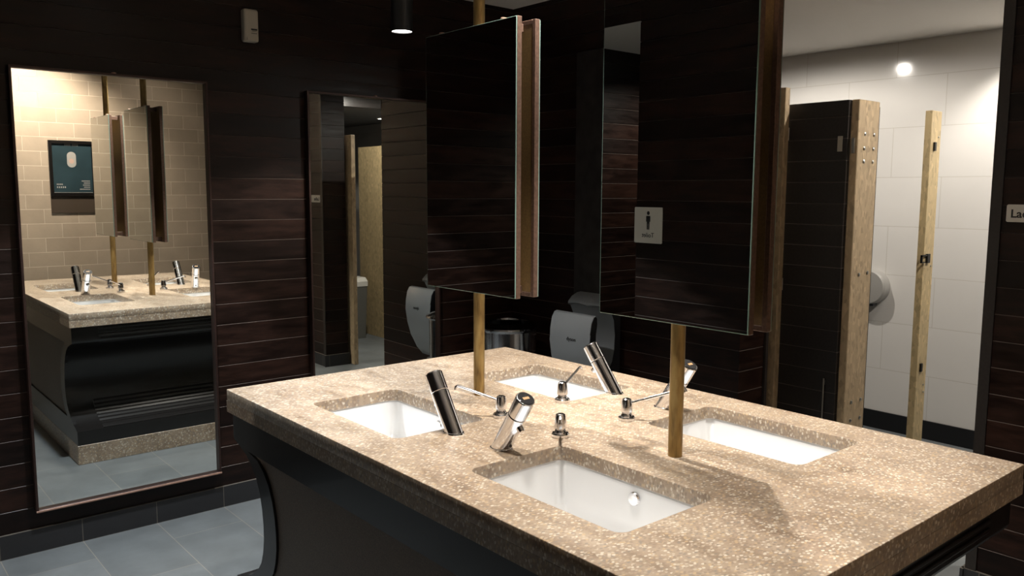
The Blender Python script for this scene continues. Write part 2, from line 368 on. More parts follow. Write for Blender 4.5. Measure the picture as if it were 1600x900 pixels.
# ================================================================== ISLAND: worktop and cabinet
CX, CY = 1.685, 1.744
X0, X1, Y0, Y1 = 1.06, 2.31, 0.717, 2.771
HX, HY = 0.159, 0.2525
BAS = [(1.356, 1.3275), (1.356, 2.1605), (2.014, 2.1605), (2.014, 1.3275)]
cu = bpy.data.curves.new('worktop', 'CURVE'); cu.dimensions = '2D'; cu.fill_mode = 'BOTH'; cu.extrude = 0.0180; cu.bevel_depth = 0.0015; cu.bevel_resolution = 1
def spline(pts):
    s = cu.splines.new('POLY'); s.points.add(len(pts)-1); s.use_cyclic_u = True
    for p, q in zip(s.points, pts): p.co = (q[0], q[1], 0, 1)
spline([((X0+X1)/2+p[0], (Y0+Y1)/2+p[1]) for p in rrect((X1-X0)/2-0.0015, (Y1-Y0)/2-0.0015, 0.004, 2)])
for bx, by in BAS: spline([(bx+p[0], by+p[1]) for p in rrect(HX+0.0015, HY+0.0015, 0.030, 7)])
t = bpy.data.objects.new('tmp', cu); COL.objects.link(t); bpy.context.view_layer.update()
me = bpy.data.meshes.new_from_object(t.evaluated_get(bpy.context.evaluated_depsgraph_get())); bpy.data.objects.remove(t, do_unlink=True)
for v in me.vertices: v.co.z += 0.8405
bm = bmesh.new(); bm.from_mesh(me)
box(bm, X0, X1, Y0, Y0+0.030, 0.782, 0.8212); box(bm, X0, X1, Y1-0.030, Y1, 0.782, 0.8212)
box(bm, X0, X0+0.030, Y0+0.030, Y1-0.030, 0.782, 0.8212); box(bm, X1-0.030, X1, Y0+0.030, Y1-0.030, 0.782, 0.8212)
bm.to_mesh(me); bm.free()
me.name = 'stone_worktop'; me.materials.clear()
slab = link('stone_worktop', me, M['terrazzo'])
tag(slab, 'thick speckled beige stone worktop of the washing island with four basin cut-outs', 'countertop')

cab = thing('island_cabinet', 'black curved cabinet on a speckled stone plinth under the island worktop', 'cabinet', (CX, CY, 0))
# half depth profile as seen from the side: distance from centre (y) against height
prof = [(1.020, 0.110), (1.018, 0.190), (0.985, 0.200), (0.935, 0.215), (0.880, 0.245), (0.835, 0.275), (0.805, 0.310), (0.788, 0.350), (0.778, 0.400), (0.778, 0.450),
        (0.785, 0.500), (0.800, 0.550), (0.825, 0.595), (0.862, 0.632), (0.905, 0.658), (0.955, 0.676), (1.000, 0.688), (1.006, 0.700), (1.006, 0.7815)]
full = prof + [(-y, z) for y, z in reversed(prof)]
hx = (X1-X0)/2
for sy in (-1, 1):
    shell = [(sy*y, z) for y, z in prof] + [(sy*(y-0.05), z) for y, z in reversed(prof)]
    bm = bmesh.new(); prism(bm, shell, -hx+0.028, hx-0.028, 'x')
    mk('curved_end', bm, M['black'], cab, True)
def inset_poly(d):
    n = len(full); out = []
    P = [Vector(p) for p in full]
    for i in range(n):
        a = (P[i]-P[i-1]).normalized(); b = (P[(i+1) % n]-P[i]).normalized()
        na = Vector((-a.y, a.x)); nb = Vector((-b.y, b.x)); m_ = (na+nb)/(1+max(-0.5, na.dot(nb)))
        out.append(P[i]+m_*d)
    return out
inner = inset_poly(0.012)
def side_ring(sx):
    """flat side: black border following the curve, brown panel recessed in it"""
    zs_top, zs_bot = 0.672, 0.235
    # inner outline
    inn = []
    for y, z in prof:
        if z <= zs_bot or z >= zs_top: continue
        inn.append((y-0.095, z))
    inn = [(inn[0][0]+0.005, zs_bot)] + inn + [(0.885, zs_top)]
    inn_full = inn + [(-y, z) for y, z in reversed(inn)]
    xo = sx*(hx-0.012); xi = sx*(hx-0.030)
    out = full
    # border face: bridge by triangle fill
    bm = bmesh.new()
    def addloop(L, x):
        vs = [bm.verts.new((x, y, z)) for y, z in L]
        return vs, [bm.edges.new((vs[i], vs[(i+1) % len(vs)])) for i in range(len(vs))]
    vo, eo = addloop(out, xo); vi, ei = addloop(inn_full, xo)
    bmesh.ops.triangle_fill(bm, use_beauty=True, use_dissolve=False, edges=eo+ei, normal=(sx, 0, 0))
    for L, vs in ((out, vo), (inn_full, vi)):
        v2 = [bm.verts.new((xi, y, z)) for y, z in L]
        for i in range(len(vs)):
            j = (i+1) % len(vs); bm.faces.new((vs[i], vs[j], v2[j], v2[i]))
    mk('side_border', bm, M['black'], cab)
    bm = bmesh.new(); prism(bm, inn_full, sx*(hx-0.0295), sx*(hx-0.021), 'x')
    tag(mk('side_panel', bm, M['panel'], cab), 'flat brown grey side panel')
for sx in (-1, 1): side_ring(sx)
# fluted flare moulding on both curved ends
for sy in (-1, 1):
    bm = bmesh.new()
    pts = [(0.802, 0.315), (0.835, 0.272), (0.880, 0.2425), (0.935, 0.2135), (0.985, 0.199), (1.014, 0.1925)]
    dense = []
    for (a, b_) in zip(pts, pts[1:]):
        for k in range(4): dense.append((a[0]+(b_[0]-a[0])*k/4, a[1]+(b_[1]-a[1])*k/4))
    dense.append(pts[-1])
    outp = []
    for i, p in enumerate(dense):
        nx, nz = 0.55, 0.83
        h = 0.0045 if i % 2 else 0.0025
        outp.append((p[0]+nx*h, p[1]+nz*h))
    poly = outp + [(1.0, 0.16), (0.80, 0.25)]
    poly = [(sy*y, z) for y, z in poly]
    prism(bm, poly, -hx+0.15, hx-0.15, 'x')
    mk('fluted_moulding', bm, M['black'], cab)
    bm = bmesh.new()
    for k, (yy, zz) in enumerate(((0.985, 0.683), (1.004, 0.722), (1.004, 0.745), (1.004, 0.766))):
        box(bm, -hx+0.15, hx-0.15, *sorted((sy*(yy-0.03), sy*(yy+0.007))), zz-0.006, zz+0.006, 0.003, 2)
    mk('top_moulding', bm, M['black'], cab)
bm = B(-hx+0.010, hx-0.010, -1.022, 1.022, 0.0, 0.110, bev=0.002)
tag(mk('plinth', bm, M['terrazzo'], cab), 'speckled beige stone plinth')

# ------------------------------------------------------------------ basins
def make_basin():
    t = thing('sink_basin', '', 'sink')
    bm = bmesh.new()
    def L(hx_, hy_, r, z): return [(x, y, z+0.0412) for x, y in rrect(hx_, hy_, r, 7)]
    loops = [L(0.192, 0.286, 0.05, 0.769), L(0.192, 0.286, 0.05, 0.7795), L(HX+0.006, HY+0.006, 0.030, 0.7795), L(HX+0.003, HY+0.003, 0.026, 0.774),
             L(0.156, 0.249, 0.024, 0.690), L(0.152, 0.245, 0.026, 0.660), L(0.144, 0.237, 0.032, 0.643), L(0.125, 0.218, 0.040, 0.634),
             L(0.060, 0.100, 0.030, 0.630), L(0.024, 0.024, 0.0235, 0.629)]
    loft(bm, loops, False, True)
    outs = [L(0.192, 0.286, 0.05, 0.769), L(0.172, 0.266, 0.05, 0.760), L(0.162, 0.256, 0.05, 0.650), L(0.120, 0.21, 0.05, 0.618)]
    loft(bm, outs, False, True)
    bmesh.ops.remove_doubles(bm, verts=bm.verts[:], dist=0.0002)
    mk('bowl', bm, M['ceramic'], t, True)
    bm = bmesh.new(); lathe(bm, [(0.022, 0.6695), (0.022, 0.674), (0.016, 0.675), (0.012, 0.6725)], n=28)
    mk('drain', bm, M['chrome'], t, True)
    bm = bmesh.new()     # overflow cap on the wall under the tap side
    n = 28; lo = []
    for r, d in ((0.0165, 0.0), (0.0175, -0.004), (0.0155, -0.008), (0.012, -0.0085)):
        lo.append([(0.1595+d, -0.012+r*math.cos(2*PI*i/n), 0.787+r*math.sin(2*PI*i/n)) for i in range(n)])
    loft(bm, lo); mk('overflow_cap', bm, M['chrome'], t, True)
    return t
bas0 = make_basin()
BL = ['white rectangular basin nearest the camera, round chrome overflow cap showing', 'white rectangular basin at the left corner by the tall framed mirror',
      'white rectangular basin in the far corner, in front of the hand dryer', 'white rectangular basin on the right side, before the toilet cubicles']
for i, (bx, by) in enumerate(BAS):
    o = bas0 if i == 0 else copy_tree(bas0)
    o.location = (bx, by, 0); o.rotation_euler = (0, 0, 0 if bx < CX else PI)
    tag(o, BL[i], 'sink', 'basins set in the stone island')

# ------------------------------------------------------------------ taps
def make_tap():
    t = thing('tap', '', 'tap')
    ax = Vector((0, -0.097, 0.150)).normalized(); e1 = Vector((1, 0, 0)); e2 = ax.cross(e1)
    n = 40
    def ring(tt, r, flat=None):
        out = []
        for i in range(n):
            o_ = e1*r*math.cos(2*PI*i/n) + e2*r*math.sin(2*PI*i/n)
            if flat is not None: out.append(o_ + ax*((flat-o_.z)/ax.z))
            else: out.append(ax*tt + o_)
        return out
    bm = bmesh.new(); loft(bm, [ring(0, 0.0280, 0.0), ring(0, 0.0280, 0.0035), ring(0, 0.0260, 0.0050)]); mk('base_ring', bm, M['chrome'], t, True)
    bm = bmesh.new(); loft(bm, [ring(0, 0.0260, 0.003), ring(0.123, 0.0260), ring(0.1245, 0.0250)]); mk('body', bm, M['chrome'], t, True)
    bm = bmesh.new(); loft(bm, [ring(0.1235, 0.0235), ring(0.1270, 0.0235)]); mk('seam', bm, M['chrome_dark'], t, True)
    bm = bmesh.new(); loft(bm, [ring(0.1260, 0.0250), ring(0.1272, 0.0260), ring(0.1810, 0.0260), ring(0.1835, 0.0248), ring(0.1840, 0.0228)]); h = mk('head', bm, M['chrome'], t, True)
    bm = bmesh.new(); loft(bm, [ring(0.1825, 0.0222), ring(0.1850, 0.0222), ring(0.1856, 0.0210)]); mk('sensor_disc', bm, M['display'], h, True)
    bm = bmesh.new()
    q = [ax*0.1858 + e1*a + e2*b_ for a, b_ in ((-0.010, -0.0040), (0.010, -0.0040), (0.010, 0.0040), (-0.010, 0.0040))]
    loft(bm, [q, [p+ax*0.0006 for p in q]]); tag(mk('sticker', bm, M['sticker'], h), 'small orange sticker')
    # outlet under the leaning side
    under = -e2 if (-e2).z < 0 else e2
    p0 = ax*0.104 + under*0.022; d = (under*0.8 - ax*0.25).normalized()
    bm = bmesh.new(); tube(bm, [p0, p0+d*0.010, p0+d*0.0155], [0.0098, 0.0094, 0.0084], 24); mk('outlet', bm, M['chrome'], t, True)
    p0 = ax*0.035 + under*0.0243
    bm = bmesh.new(); tube(bm, [p0, p0+under*0.003], [0.0045, 0.0040], 16); mk('sensor_eye', bm, M['display'], t, True)
    return t
tap0 = make_tap()
for i, (x, y, rz, lab) in enumerate([(1.370, 1.662, 0, 'leaning chrome cylinder tap over the basin nearest the camera'),
                                     (1.358, 1.856, PI, 'leaning chrome cylinder tap at the left corner basin, its back to us'),
                                     (2.060, 1.892, PI+0.22, 'leaning chrome cylinder tap at the far basin, in front of the hand dryer'),
                                     (2.040, 1.662, 0, 'leaning chrome cylinder tap at the right basin, half behind a brass pole')]):
    o = tap0 if i == 0 else copy_tree(tap0)
    o.location = (x, y, 0.8600); o.rotation_euler = (0, 0, rz); tag(o, lab, 'tap', 'leaning taps on the island')

# ------------------------------------------------------------------ soap pumps
def make_pump():
    t = thing('soap_dispenser', '', 'soap dispenser')
    bm = bmesh.new(); lathe(bm, [(0.0240, 0), (0.0250, 0.002), (0.0250, 0.009), (0.0225, 0.0125), (0.0175, 0.0145), (0.0150, 0.0185), (0.0130, 0.0195)], n=36); mk('collar', bm, M['chrome'], t, True)
    bm = bmesh.new(); lathe(bm, [(0.0125, 0.0185), (0.0150, 0.0225), (0.0180, 0.0265), (0.0180, 0.0300), (0.0150, 0.0580), (0.0130, 0.0640), (0.0080, 0.0665)], n=36); hd = mk('pump_head', bm, M['chrome'], t, True)
    bm = bmesh.new()
    tube(bm, [(0.008, 0, 0.052), (0.020, 0, 0.0555), (0.065, 0, 0.0700), (0.125, 0, 0.0890), (0.1345, 0, 0.0905), (0.1405, 0, 0.0870), (0.1415, 0, 0.0790)], [0.0046, 0.0046, 0.0043, 0.0042, 0.0042, 0.0042, 0.0042], 14)
    mk('spout', bm, M['chrome'], hd, True)
    return t
p0 = make_pump()
for i, (x, y, rz, lab) in enumerate([(1.566, 1.638, math.radians(226), 'chrome soap pump beside the nearest tap, its spout pointing at us'),
                                     (1.567, 1.900, math.radians(131), 'chrome soap pump whose spout reaches to the left corner basin'),
                                     (1.838, 1.915, math.radians(20), 'chrome soap pump whose spout rises toward the far basin'),
                                     (1.838, 1.636, math.radians(-50), 'chrome soap pump whose spout runs behind the right brass pole')]):
    o = p0 if i == 0 else copy_tree(p0)
    o.location = (x, y, 0.8600); o.rotation_euler = (0, 0, rz); tag(o, lab, 'soap dispenser', 'soap pumps on the island')

# ------------------------------------------------------------------ brass poles and hanging double mirrors
for x, y, lab in ((1.688, 2.163, 'round brass pole on the left half of the worktop carrying a two-sided mirror'),
                  (1.680, 1.326, 'round brass pole on the right half of the worktop carrying a two-sided mirror')):
    bm = bmesh.new(); lathe(bm, [(0.0185, 0.8602), (0.0185, 2.6195)], (0, 0), 36)
    o = mk('brass_pole', bm, M['brass'], None, True); o.location = (x, y, 0); tag(o, lab, 'pole', 'brass poles on the island')
def make_hang():
    t = thing('double_sided_mirror', '', 'mirror')
    W, Z0, Z1 = 0.236, 1.213, 2.055
    for s in (-1, 1):
        a, b_ = sorted((s*0.0265, s*0.0445))
        bm = bmesh.new(); fwid = 0.014
        box(bm, a, b_, -W, -W+fwid, Z0, Z1, 0.0012); box(bm, a, b_, W-fwid, W, Z0, Z1, 0.0012)
        box(bm, a, b_, -W+fwid, W-fwid, Z0, Z0+fwid, 0.0012); box(bm, a, b_, -W+fwid, W-fwid, Z1-fwid, Z1, 0.0012)
        a2, b2 = sorted((s*0.0275, s*0.0420))
        f = mk('frame', bm, M['copper'], t)
        tag(mk('backing_board', B(a2, b2, -W+fwid+0.0002, W-fwid-0.0002, Z0+fwid+0.0002, Z1-fwid-0.0002), M['ochre'], f), 'ochre wooden backing board')
        a, b_ = sorted((s*0.0446, s*0.0480))
        g = mk('glass_edge', B(a, b_, -W+0.001, W-0.001, Z0+0.001, Z1-0.001, bev=0.0006), M['edge'], f)
        a, b_ = sorted((s*0.0478, s*0.0484))
        mk('mirror_glass', B(a, b_, -W+0.003, W-0.003, Z0+0.003, Z1-0.003), M['mirror'], f)
    # spacer blocks and caps between the two frames
    for z in (Z0+0.02, Z1-0.02):
        for y in (-0.17, 0.17):
            mk('spacer', B(-0.0262, 0.0262, y-0.012, y+0.012, z-0.012, z+0.012, bev=0.001), M['copper'], t)
    for y in (-0.16, 0.16):
        bm = bmesh.new(); lathe(bm, [(0.010, Z1-0.001), (0.010, Z1+0.004), (0.007, Z1+0.006)], (-0.034, y), 18); mk('cap', bm, M['pinkcap'], t, True)
    bm = bmesh.new(); lathe(bm, [(0.0188, Z0+0.10), (0.024, Z0+0.10), (0.024, Z0+0.14), (0.0188, Z0+0.14)], (0, 0), 28, False, False); mk('pole_clamp', bm, M['copper'], t, True)
    bm = bmesh.new(); lathe(bm, [(0.0188, Z1-0.14), (0.024, Z1-0.14), (0.024, Z1-0.10), (0.0188, Z1-0.10)], (0, 0), 28, False, False)
    mk('pole_clamp', bm, M['copper'], t, True)
    return t
h0 = make_hang()
for i, (x, y, lab) in enumerate(((1.683, 2.152, 'two-sided mirror in bronze frames on the left brass pole, the one fully in view'),
                                 (1.680, 1.324, 'two-sided bronze framed mirror on the right brass pole, cut off at the top'))):
    o = h0 if i == 0 else copy_tree(h0); o.location = (x, y, 0); tag(o, lab, 'mirror', 'two-sided mirrors over the island')

# ------------------------------------------------------------------ tall framed mirrors on the left wall
def make_tall():
    t = thing('wall_mirror', '', 'mirror')
    W, Z0, Z1 = 0.3965, 0.180, 2.034
    bm = bmesh.new(); fw_ = 0.010
    for (a, b_, c, d) in ((-W, -W+fw_, Z0, Z1), (W-fw_, W, Z0, Z1), (-W+fw_, W-fw_, Z0, Z0+fw_), (-W+fw_, W-fw_, Z1-fw_, Z1)):
        box(bm, a, b_, -0.034, 0.0, c, d, 0.0012)
    box(bm, -W+fw_, W-fw_, -0.008, 0.0, Z0+fw_, Z1-fw_)
    mk('frame', bm, M['darkframe'], t)
    tag(mk('bottom_highlight', B(-W, W, -0.0375, -0.0342, Z0, Z0+0.0075, bev=0.0005), M['pinkcap'], t), 'thin pale copper strip standing for light on the bottom edge')  # paler strip paints in light falling on the frame's bottom ledge
    mk('mirror_glass', B(-W+fw_, W-fw_, -0.0145, -0.0085, Z0+fw_, Z1-fw_), M['mirror'], t)
    bm = bmesh.new(); lathe(bm, [(0.010, Z1-0.0005), (0.010, Z1+0.004), (0.007, Z1+0.006)], (0, -0.017), 18); mk('cap', bm, M['pinkcap'], t, True)
    return t
m0 = make_tall()
for i, (x, y, rz, lab) in enumerate(((1.050, 3.9085, 0.0, 'tall framed mirror at far left showing the block wall, poster and island'),
                                     (2.338, 3.9025, -0.014, 'tall framed mirror half hidden by the hanging mirror, showing the cubicle doorway'))):
    o = m0 if i == 0 else copy_tree(m0); o.location = (x, y, 0); o.rotation_euler = (0, 0, rz); tag(o, lab, 'mirror', 'tall framed mirrors on the plank wall')

# ================================================================== LAMPS
def spot(parent, loc, aim, watts, cone, blend, col, size=0.03):
    L = bpy.data.lights.new('bulb', 'SPOT'); L.energy = watts; L.spot_size = math.radians(cone); L.spot_blend = blend
    L.color = col; L.shadow_soft_size = size
    o = bpy.data.objects.new('bulb', L); COL.objects.link(o); o.parent = parent; o.location = loc
    d = Vector(aim) - (Vector(parent.location)+Vector(loc)); o.rotation_euler = d.to_track_quat('-Z', 'Y').to_euler()
PL = ['black cylinder ceiling lamp hanging in front of the plank wall, lens glowing', 'black cylinder ceiling lamp above the tall mirror at far left',
      'unseen black cylinder lamp added above the middle of the worktop', 'black cylinder ceiling lamp above the right end of the worktop',
      'black cylinder ceiling lamp above the near side of the worktop', 'black cylinder ceiling lamp above the far side of the worktop']
for i, (x, y, z, ax_, ay_, wt, cone, bl, c) in enumerate(PENDANTS):
    t = thing('ceiling_lamp', PL[i], 'lamp', (x, y, z), 0, 'black cylinder ceiling lamps')
    bm = bmesh.new(); r = 0.050; H = 2.6195 - z
    loft(bm, [[(q*math.cos(2*PI*k/36), q*math.sin(2*PI*k/36), h) for k in range(36)] for q, h in ((r-0.004, 0.012), (r-0.004, 0.0), (r, 0.0), (r, H-0.003), (r-0.003, H))], False, True)
    mk('housing', bm, M['lampblack'], t, True)
    bm = bmesh.new(); lathe(bm, [(r-0.0045, 0.004), (r-0.0045, 0.008)], n=36); mk('lens', bm, M['lens'], t, True)
    spot(t, (0, 0, -0.004), (ax_, ay_, 0.86), wt, cone, bl, c, 0.014 if i == 4 else 0.03)
for (x, y, z, wt, cone, bl, c, lab) in DOWNLIGHTS:
    t = thing('recessed_downlight', lab, 'lamp', (x, y, z), 0, 'recessed downlights')
    bm = bmesh.new(); lathe(bm, [(0.045, -0.001), (0.045, -0.006), (0.060, -0.004), (0.060, -0.0002)], n=32); mk('trim_ring', bm, M['signwhite'], t, True)
    bm = bmesh.new(); lathe(bm, [(0.040, -0.0075), (0.040, -0.0062)], n=32); mk('lens', bm, M['lens'], t, True)
    spot(t, (0, 0, -0.012), (x-0.05, -1.25, 1.55) if y < -0.4 and z > 2.7 else (x, y, 0), wt, cone, bl, c, 0.022)

# ================================================================== THINGS ON THE WALLS AND FLOOR
# air freshener
t = thing('air_freshener', 'small cream wall dispenser high on the dark plank wall', 'dispenser', (1.665, 3.9095, 2.312))
bm = bmesh.new()
loft(bm, [[(x, -d, z) for x, z in rrect(hx_, hz_, 0.010, 4)] for d, hx_, hz_ in ((0, 0.036, 0.075), (0.026, 0.036, 0.075), (0.034, 0.033, 0.072), (0.038, 0.027, 0.066))])
mk('housing', bm, M['plastic'], t, True)
bm = bmesh.new(); loft(bm, [[(x, -d, z-0.062) for x, z in rrect(hx_, 0.008, 0.004, 3)] for d, hx_ in ((0.030, 0.026), (0.042, 0.024))]); mk('nozzle_cover', bm, M['plastic'], t, True)
bm = bmesh.new()
box(bm, -0.004, 0.026, -0.0388, -0.0378, -0.022, -0.015); box(bm, 0.000, 0.022, -0.0388, -0.0378, -0.0265, -0.0245)
for k in range(5): box(bm, -0.002+k*0.0055, 0.001+k*0.0055, -0.0388, -0.0378, -0.0385, -0.0345)
mk('printed_mark', bm, M['ink'], t)

# hand dryer and its stone back panel
tag(mk('wall_panel', B(3.296, 3.3085, 3.005, 3.352, 0.106, 2.30, bev=0.001), M['stone_panel']), 'smooth black wall panel behind the grey hand dryer', 'panel')
t = thing('hand_dryer', 'grey curved hand dryer on the back wall beside the chrome bin', 'hand dryer', (3.294, 3.140, 0))
def xz(poly): return [(-u, v) for u, v in poly]
def dryer_shell(name, poly, y0, y1, mat, par, bev=0.006):
    bm = bmesh.new(); prism(bm, xz(poly), y0, y1, 'y')
    es = [e for e in bm.edges if abs(e.verts[0].co.y - e.verts[1].co.y) < 1e-6]
    bmesh.ops.bevel(bm, geom=es, offset=bev, segments=3, affect='EDGES', profile=0.5)
    return mk(name, bm, mat, par, True)
def arc(cx, cz, rx, rz, a0, a1, n): return [(cx+rx*math.cos(math.radians(a0+(a1-a0)*k/n)), cz+rz*math.sin(math.radians(a0+(a1-a0)*k/n))) for k in range(n+1)]
# front shell: distance from wall u, height v
front = [(0.062, 0.400), (0.105, 0.418), (0.150, 0.470), (0.195, 0.560), (0.222, 0.650), (0.236, 0.740), (0.236, 0.800), (0.224, 0.862), (0.206, 0.892), (0.188, 0.897),
         (0.176, 0.880), (0.180, 0.850), (0.194, 0.800), (0.196, 0.740), (0.184, 0.680), (0.158, 0.625), (0.118, 0.595), (0.062, 0.590)]
fs = dryer_shell('front_shell', front, -0.152, 0.152, M['dryer'], t)
fs.data.materials.append(M['dryer_dark'])
for p in fs.data.polygons:
    if abs(p.normal.y) > 0.95: p.material_index = 1
# rear body against the wall with wavy top lip
bm = bmesh.new(); loops = []
ny = 24
for k in range(ny+1):
    y = -0.152 + 0.304*k/ny
    wv = 0.010*abs(math.sin(2*PI*(k/ny)))**0.7
    loops.append([(-0.002, y, 0.395), (-0.060, y, 0.400), (-0.062, y, 0.588), (-0.090, y, 0.600), (-0.062, y, 0.640), (-0.048, y, 0.700), (-0.044, y, 0.780), (-0.054, y, 0.860), (-0.080-0.3*wv, y, 0.915+wv), (-0.100-0.5*wv, y, 0.925+wv), (-0.098, y, 0.938+wv*0.6), (-0.070, y, 0.965), (-0.030, y, 0.982), (-0.002, y, 0.985)])
loft(bm, loops); rb = mk('rear_body', bm, M['dryer'], t, True)
rb.data.materials.append(M['dryer_dark'])
for p in rb.data.polygons:
    if abs(p.normal.y) > 0.95: p.material_index = 1
mk('lower_body', B(-0.092, -0.001, -0.120, 0.120, 0.220, 0.394, bev=0.010, seg=3), M['dryer'], t, True)
mk('slot_liner', B(-0.110, -0.064, -0.140, 0.140, 0.5965, 0.606, bev=0.004, seg=2), M['dryer_dark'], t)
text_mesh('brand_mark', 'dyson', 0.030, M['ink'], (0, -1, 0), (0, 0, 1), (-0.2372, 0.020, 0.752), t, 0.0006)

# bin
t = thing('waste_bin', 'round chrome waste bin with black opening in the corner beside the hand dryer', 'bin', (3.035, 3.620, 0))
bm = bmesh.new(); lathe(bm, [(0.150, 0.0), (0.155, 0.010), (0.165, 0.760), (0.158, 0.760), (0.150, 0.030)], n=56, cap1=True); mk('body', bm, M['chrome'], t, True)
bm = bmesh.new()
loft(bm, [[(r*math.cos(2*PI*k/56), r*math.sin(2*PI*k/56), z) for k in range(56)] for r, z in ((0.166, 0.752), (0.182, 0.760), (0.186, 0.768), (0.182, 0.777), (0.128, 0.800), (0.118, 0.800), (0.114, 0.790), (0.118, 0.740), (0.150, 0.745), (0.166, 0.752))], False, False)
mk('rim', bm, plain('polished_rim', (0.30, 0.30, 0.31), 0.12, 1.0), t, True)
bm = bmesh.new(); lathe(bm, [(0.1172, 0.40), (0.1172, 0.755)], n=40, cap0=True, cap1=False); mk('liner', bm, M['ink'], t, True)

# signs
t = thing('ladies_sign', 'white door sign reading Ladies on the right plank wall', 'sign', (3.3285, 1.154, 1.4385))
bm = bmesh.new(); L_ = [(-y, z) for y, z in [(p[0]+0.085, p[1]+0.0315) for p in rrect(0.085, 0.0315, 0.006, 4)]]
loft(bm, [[(0, y, z) for y, z in L_], [(-0.003, y, z) for y, z in L_]]); mk('plate', bm, M['signwhite'], t)
text_mesh('lettering', 'Ladies', 0.041, M['ink'], (0, -1, 0), (0, 0, 1), (-0.0033, -0.014, 0.0165), t, 0.0004, bold=0.0010)
t = thing('toilet_sign', 'white toilet sign with standing man figure, seen reversed in the right hanging mirror', 'sign', (-0.0385, 2.817, 1.371))
bm = bmesh.new(); L_ = rrect(0.092, 0.092, 0.006, 4)
loft(bm, [[(0, y, z) for y, z in L_], [(0.003, y, z) for y, z in L_]]); mk('plate', bm, M['signwhite'], t)
bm = bmesh.new()
hd = [(0.009*math.cos(2*PI*k/20), 0.062+0.010*math.sin(2*PI*k/20)) for k in range(20)]
loft(bm, [[(0.0031, y, z) for y, z in hd], [(0.0038, y, z) for y, z in hd]])
bd = [(-0.011, 0.048), (0.011, 0.048), (0.0135, 0.044), (0.0135, 0.018), (0.009, 0.018), (0.008, -0.022), (0.001, -0.022), (0.001, 0.008), (-0.001, 0.008), (-0.001, -0.022), (-0.008, -0.022), (-0.009, 0.018), (-0.0135, 0.018), (-0.0135, 0.044)]
loft(bm, [[(0.0031, y, z) for y, z in bd], [(0.0038, y, z) for y, z in bd]]); mk('figure', bm, M['ink'], t)
text_mesh('lettering', 'Toilet', 0.034, M['ink'], (0, 1, 0), (0, 0, 1), (0.0033, 0.0, -0.062), t, 0.0004, 'CENTER')

# poster on the block wall
t = thing('framed_poster', 'black framed teal poster on the beige block wall, seen in the left mirror', 'poster', (2.015, -1.2485, 1.744))
bm = bmesh.new(); W, H = 0.204, 0.266
for a, b_, c, d in ((-W, -W+0.030, -H, H), (W-0.030, W, -H, H), (-W+0.030, W-0.030, -H, -H+0.030), (-W+0.030, W-0.030, H-0.030, H)): box(bm, a, b_, 0, 0.030, c, d, 0.001)
mk('frame', bm, M['black'], t)
mk('print', B(-W+0.030, W-0.030, 0.002, 0.012, -H+0.030, H-0.030), M['poster'], t)
bm = bmesh.new()
for k in range(9):
    if k == 4: continue
    box(bm, -0.060+k*0.0135, -0.060+k*0.0135+0.0105, 0.0121, 0.0126, 0.216, 0.236)
mk('printed_title', bm, M['poster_ink'], t); bm = bmesh.new()
rows = [0.075, 0.050, 0.060, 0.055, 0.090]
for k, wd in enumerate(rows):
    q = 0
    while q < wd: 
        box(bm, 0.150-q-0.007, 0.150-q, 0.0121, 0.0126, -0.125-k*0.020, -0.125-k*0.020+0.009); q += 0.0095
for k in range(4): box(bm, -0.145+k*0.014, -0.145+k*0.014+0.010, 0.0121, 0.0126, -0.160, -0.148)
for k in range(5): box(bm, -0.145+k*0.017, -0.145+k*0.017+0.010, 0.0121, 0.0126, -0.190, -0.174)
box(bm, -0.172, 0.172, 0.0121, 0.0125, -0.234, -0.231)
mk('printed_lines', bm, M['poster_ink'], t)
bm = bmesh.new(); c_ = [(p[0]-0.004, p[1]+0.085) for p in rrect(0.040, 0.075, 0.039, 8)]
loft(bm, [[(x, 0.0121, z) for x, z in c_], [(x, 0.0127, z) for x, z in c_]]); mk('printed_capsule', bm, M['poster_ink'], t)
bm = bmesh.new(); c_ = [(-0.004+0.022*math.cos(2*PI*k/24), 0.070+0.024*math.sin(2*PI*k/24)) for k in range(24)]
loft(bm, [[(x, 0.0128, z) for x, z in c_], [(x, 0.0131, z) for x, z in c_]]); mk('printed_spot', bm, M['poster_pink'], t)
tag(mk('notice_board', B(1.813, 2.217, -1.2495, -1.236, 1.314, 1.476, bev=0.001), plain('brown_board', (0.075, 0.055, 0.038), 0.6)), 'plain brown board on the block wall directly under the teal poster', 'board')

# ================================================================== CUBICLES BEYOND THE OPENING
def bolts(parent, pts, axis, r=0.006, h=0.004):
    for p in pts:
        n = 12; bm = bmesh.new()
        def ring(rr, d):
            if axis == '-y': return [(p[0]+rr*math.cos(2*PI*i/n), p[1]-d, p[2]+rr*math.sin(2*PI*i/n)) for i in range(n)]
            return [(p[0]-d, p[1]+rr*math.cos(2*PI*i/n), p[2]+rr*math.sin(2*PI*i/n)) for i in range(n)]
        loft(bm, [ring(r, 0), ring(r, h*0.6), ring(r*0.6, h)])
        mk('bolt', bm, M['steel'], parent, True)
def hinge(parent, x, y, z, s=1):
    bm = bmesh.new()
    box(bm, x-0.006, x, y-0.022, y-0.010, z-0.030, z+0.030, 0.001); box(bm, x-0.006, x, y+0.008, y+0.022, z-0.030, z+0.030, 0.001)
    lathe(bm, [(0.008, z-0.028), (0.008, z+0.028)], (x-0.006, y-0.001), 14)
    mk('hinge', bm, M['steel'], parent, True)
# hinge post at the end of the back wall
t = thing('cubicle_post', 'plywood post with steel hinges at the end of the back wall', 'post', (3.60, 2.31, 0))
mk('post_board', B(0, 0.038, -0.068, 0.10, 0, 2.038, bev=0.002), M['ply'], t)
bolts(t, [(0, -0.035, 1.90), (0, -0.035, 0.98)], '-x')
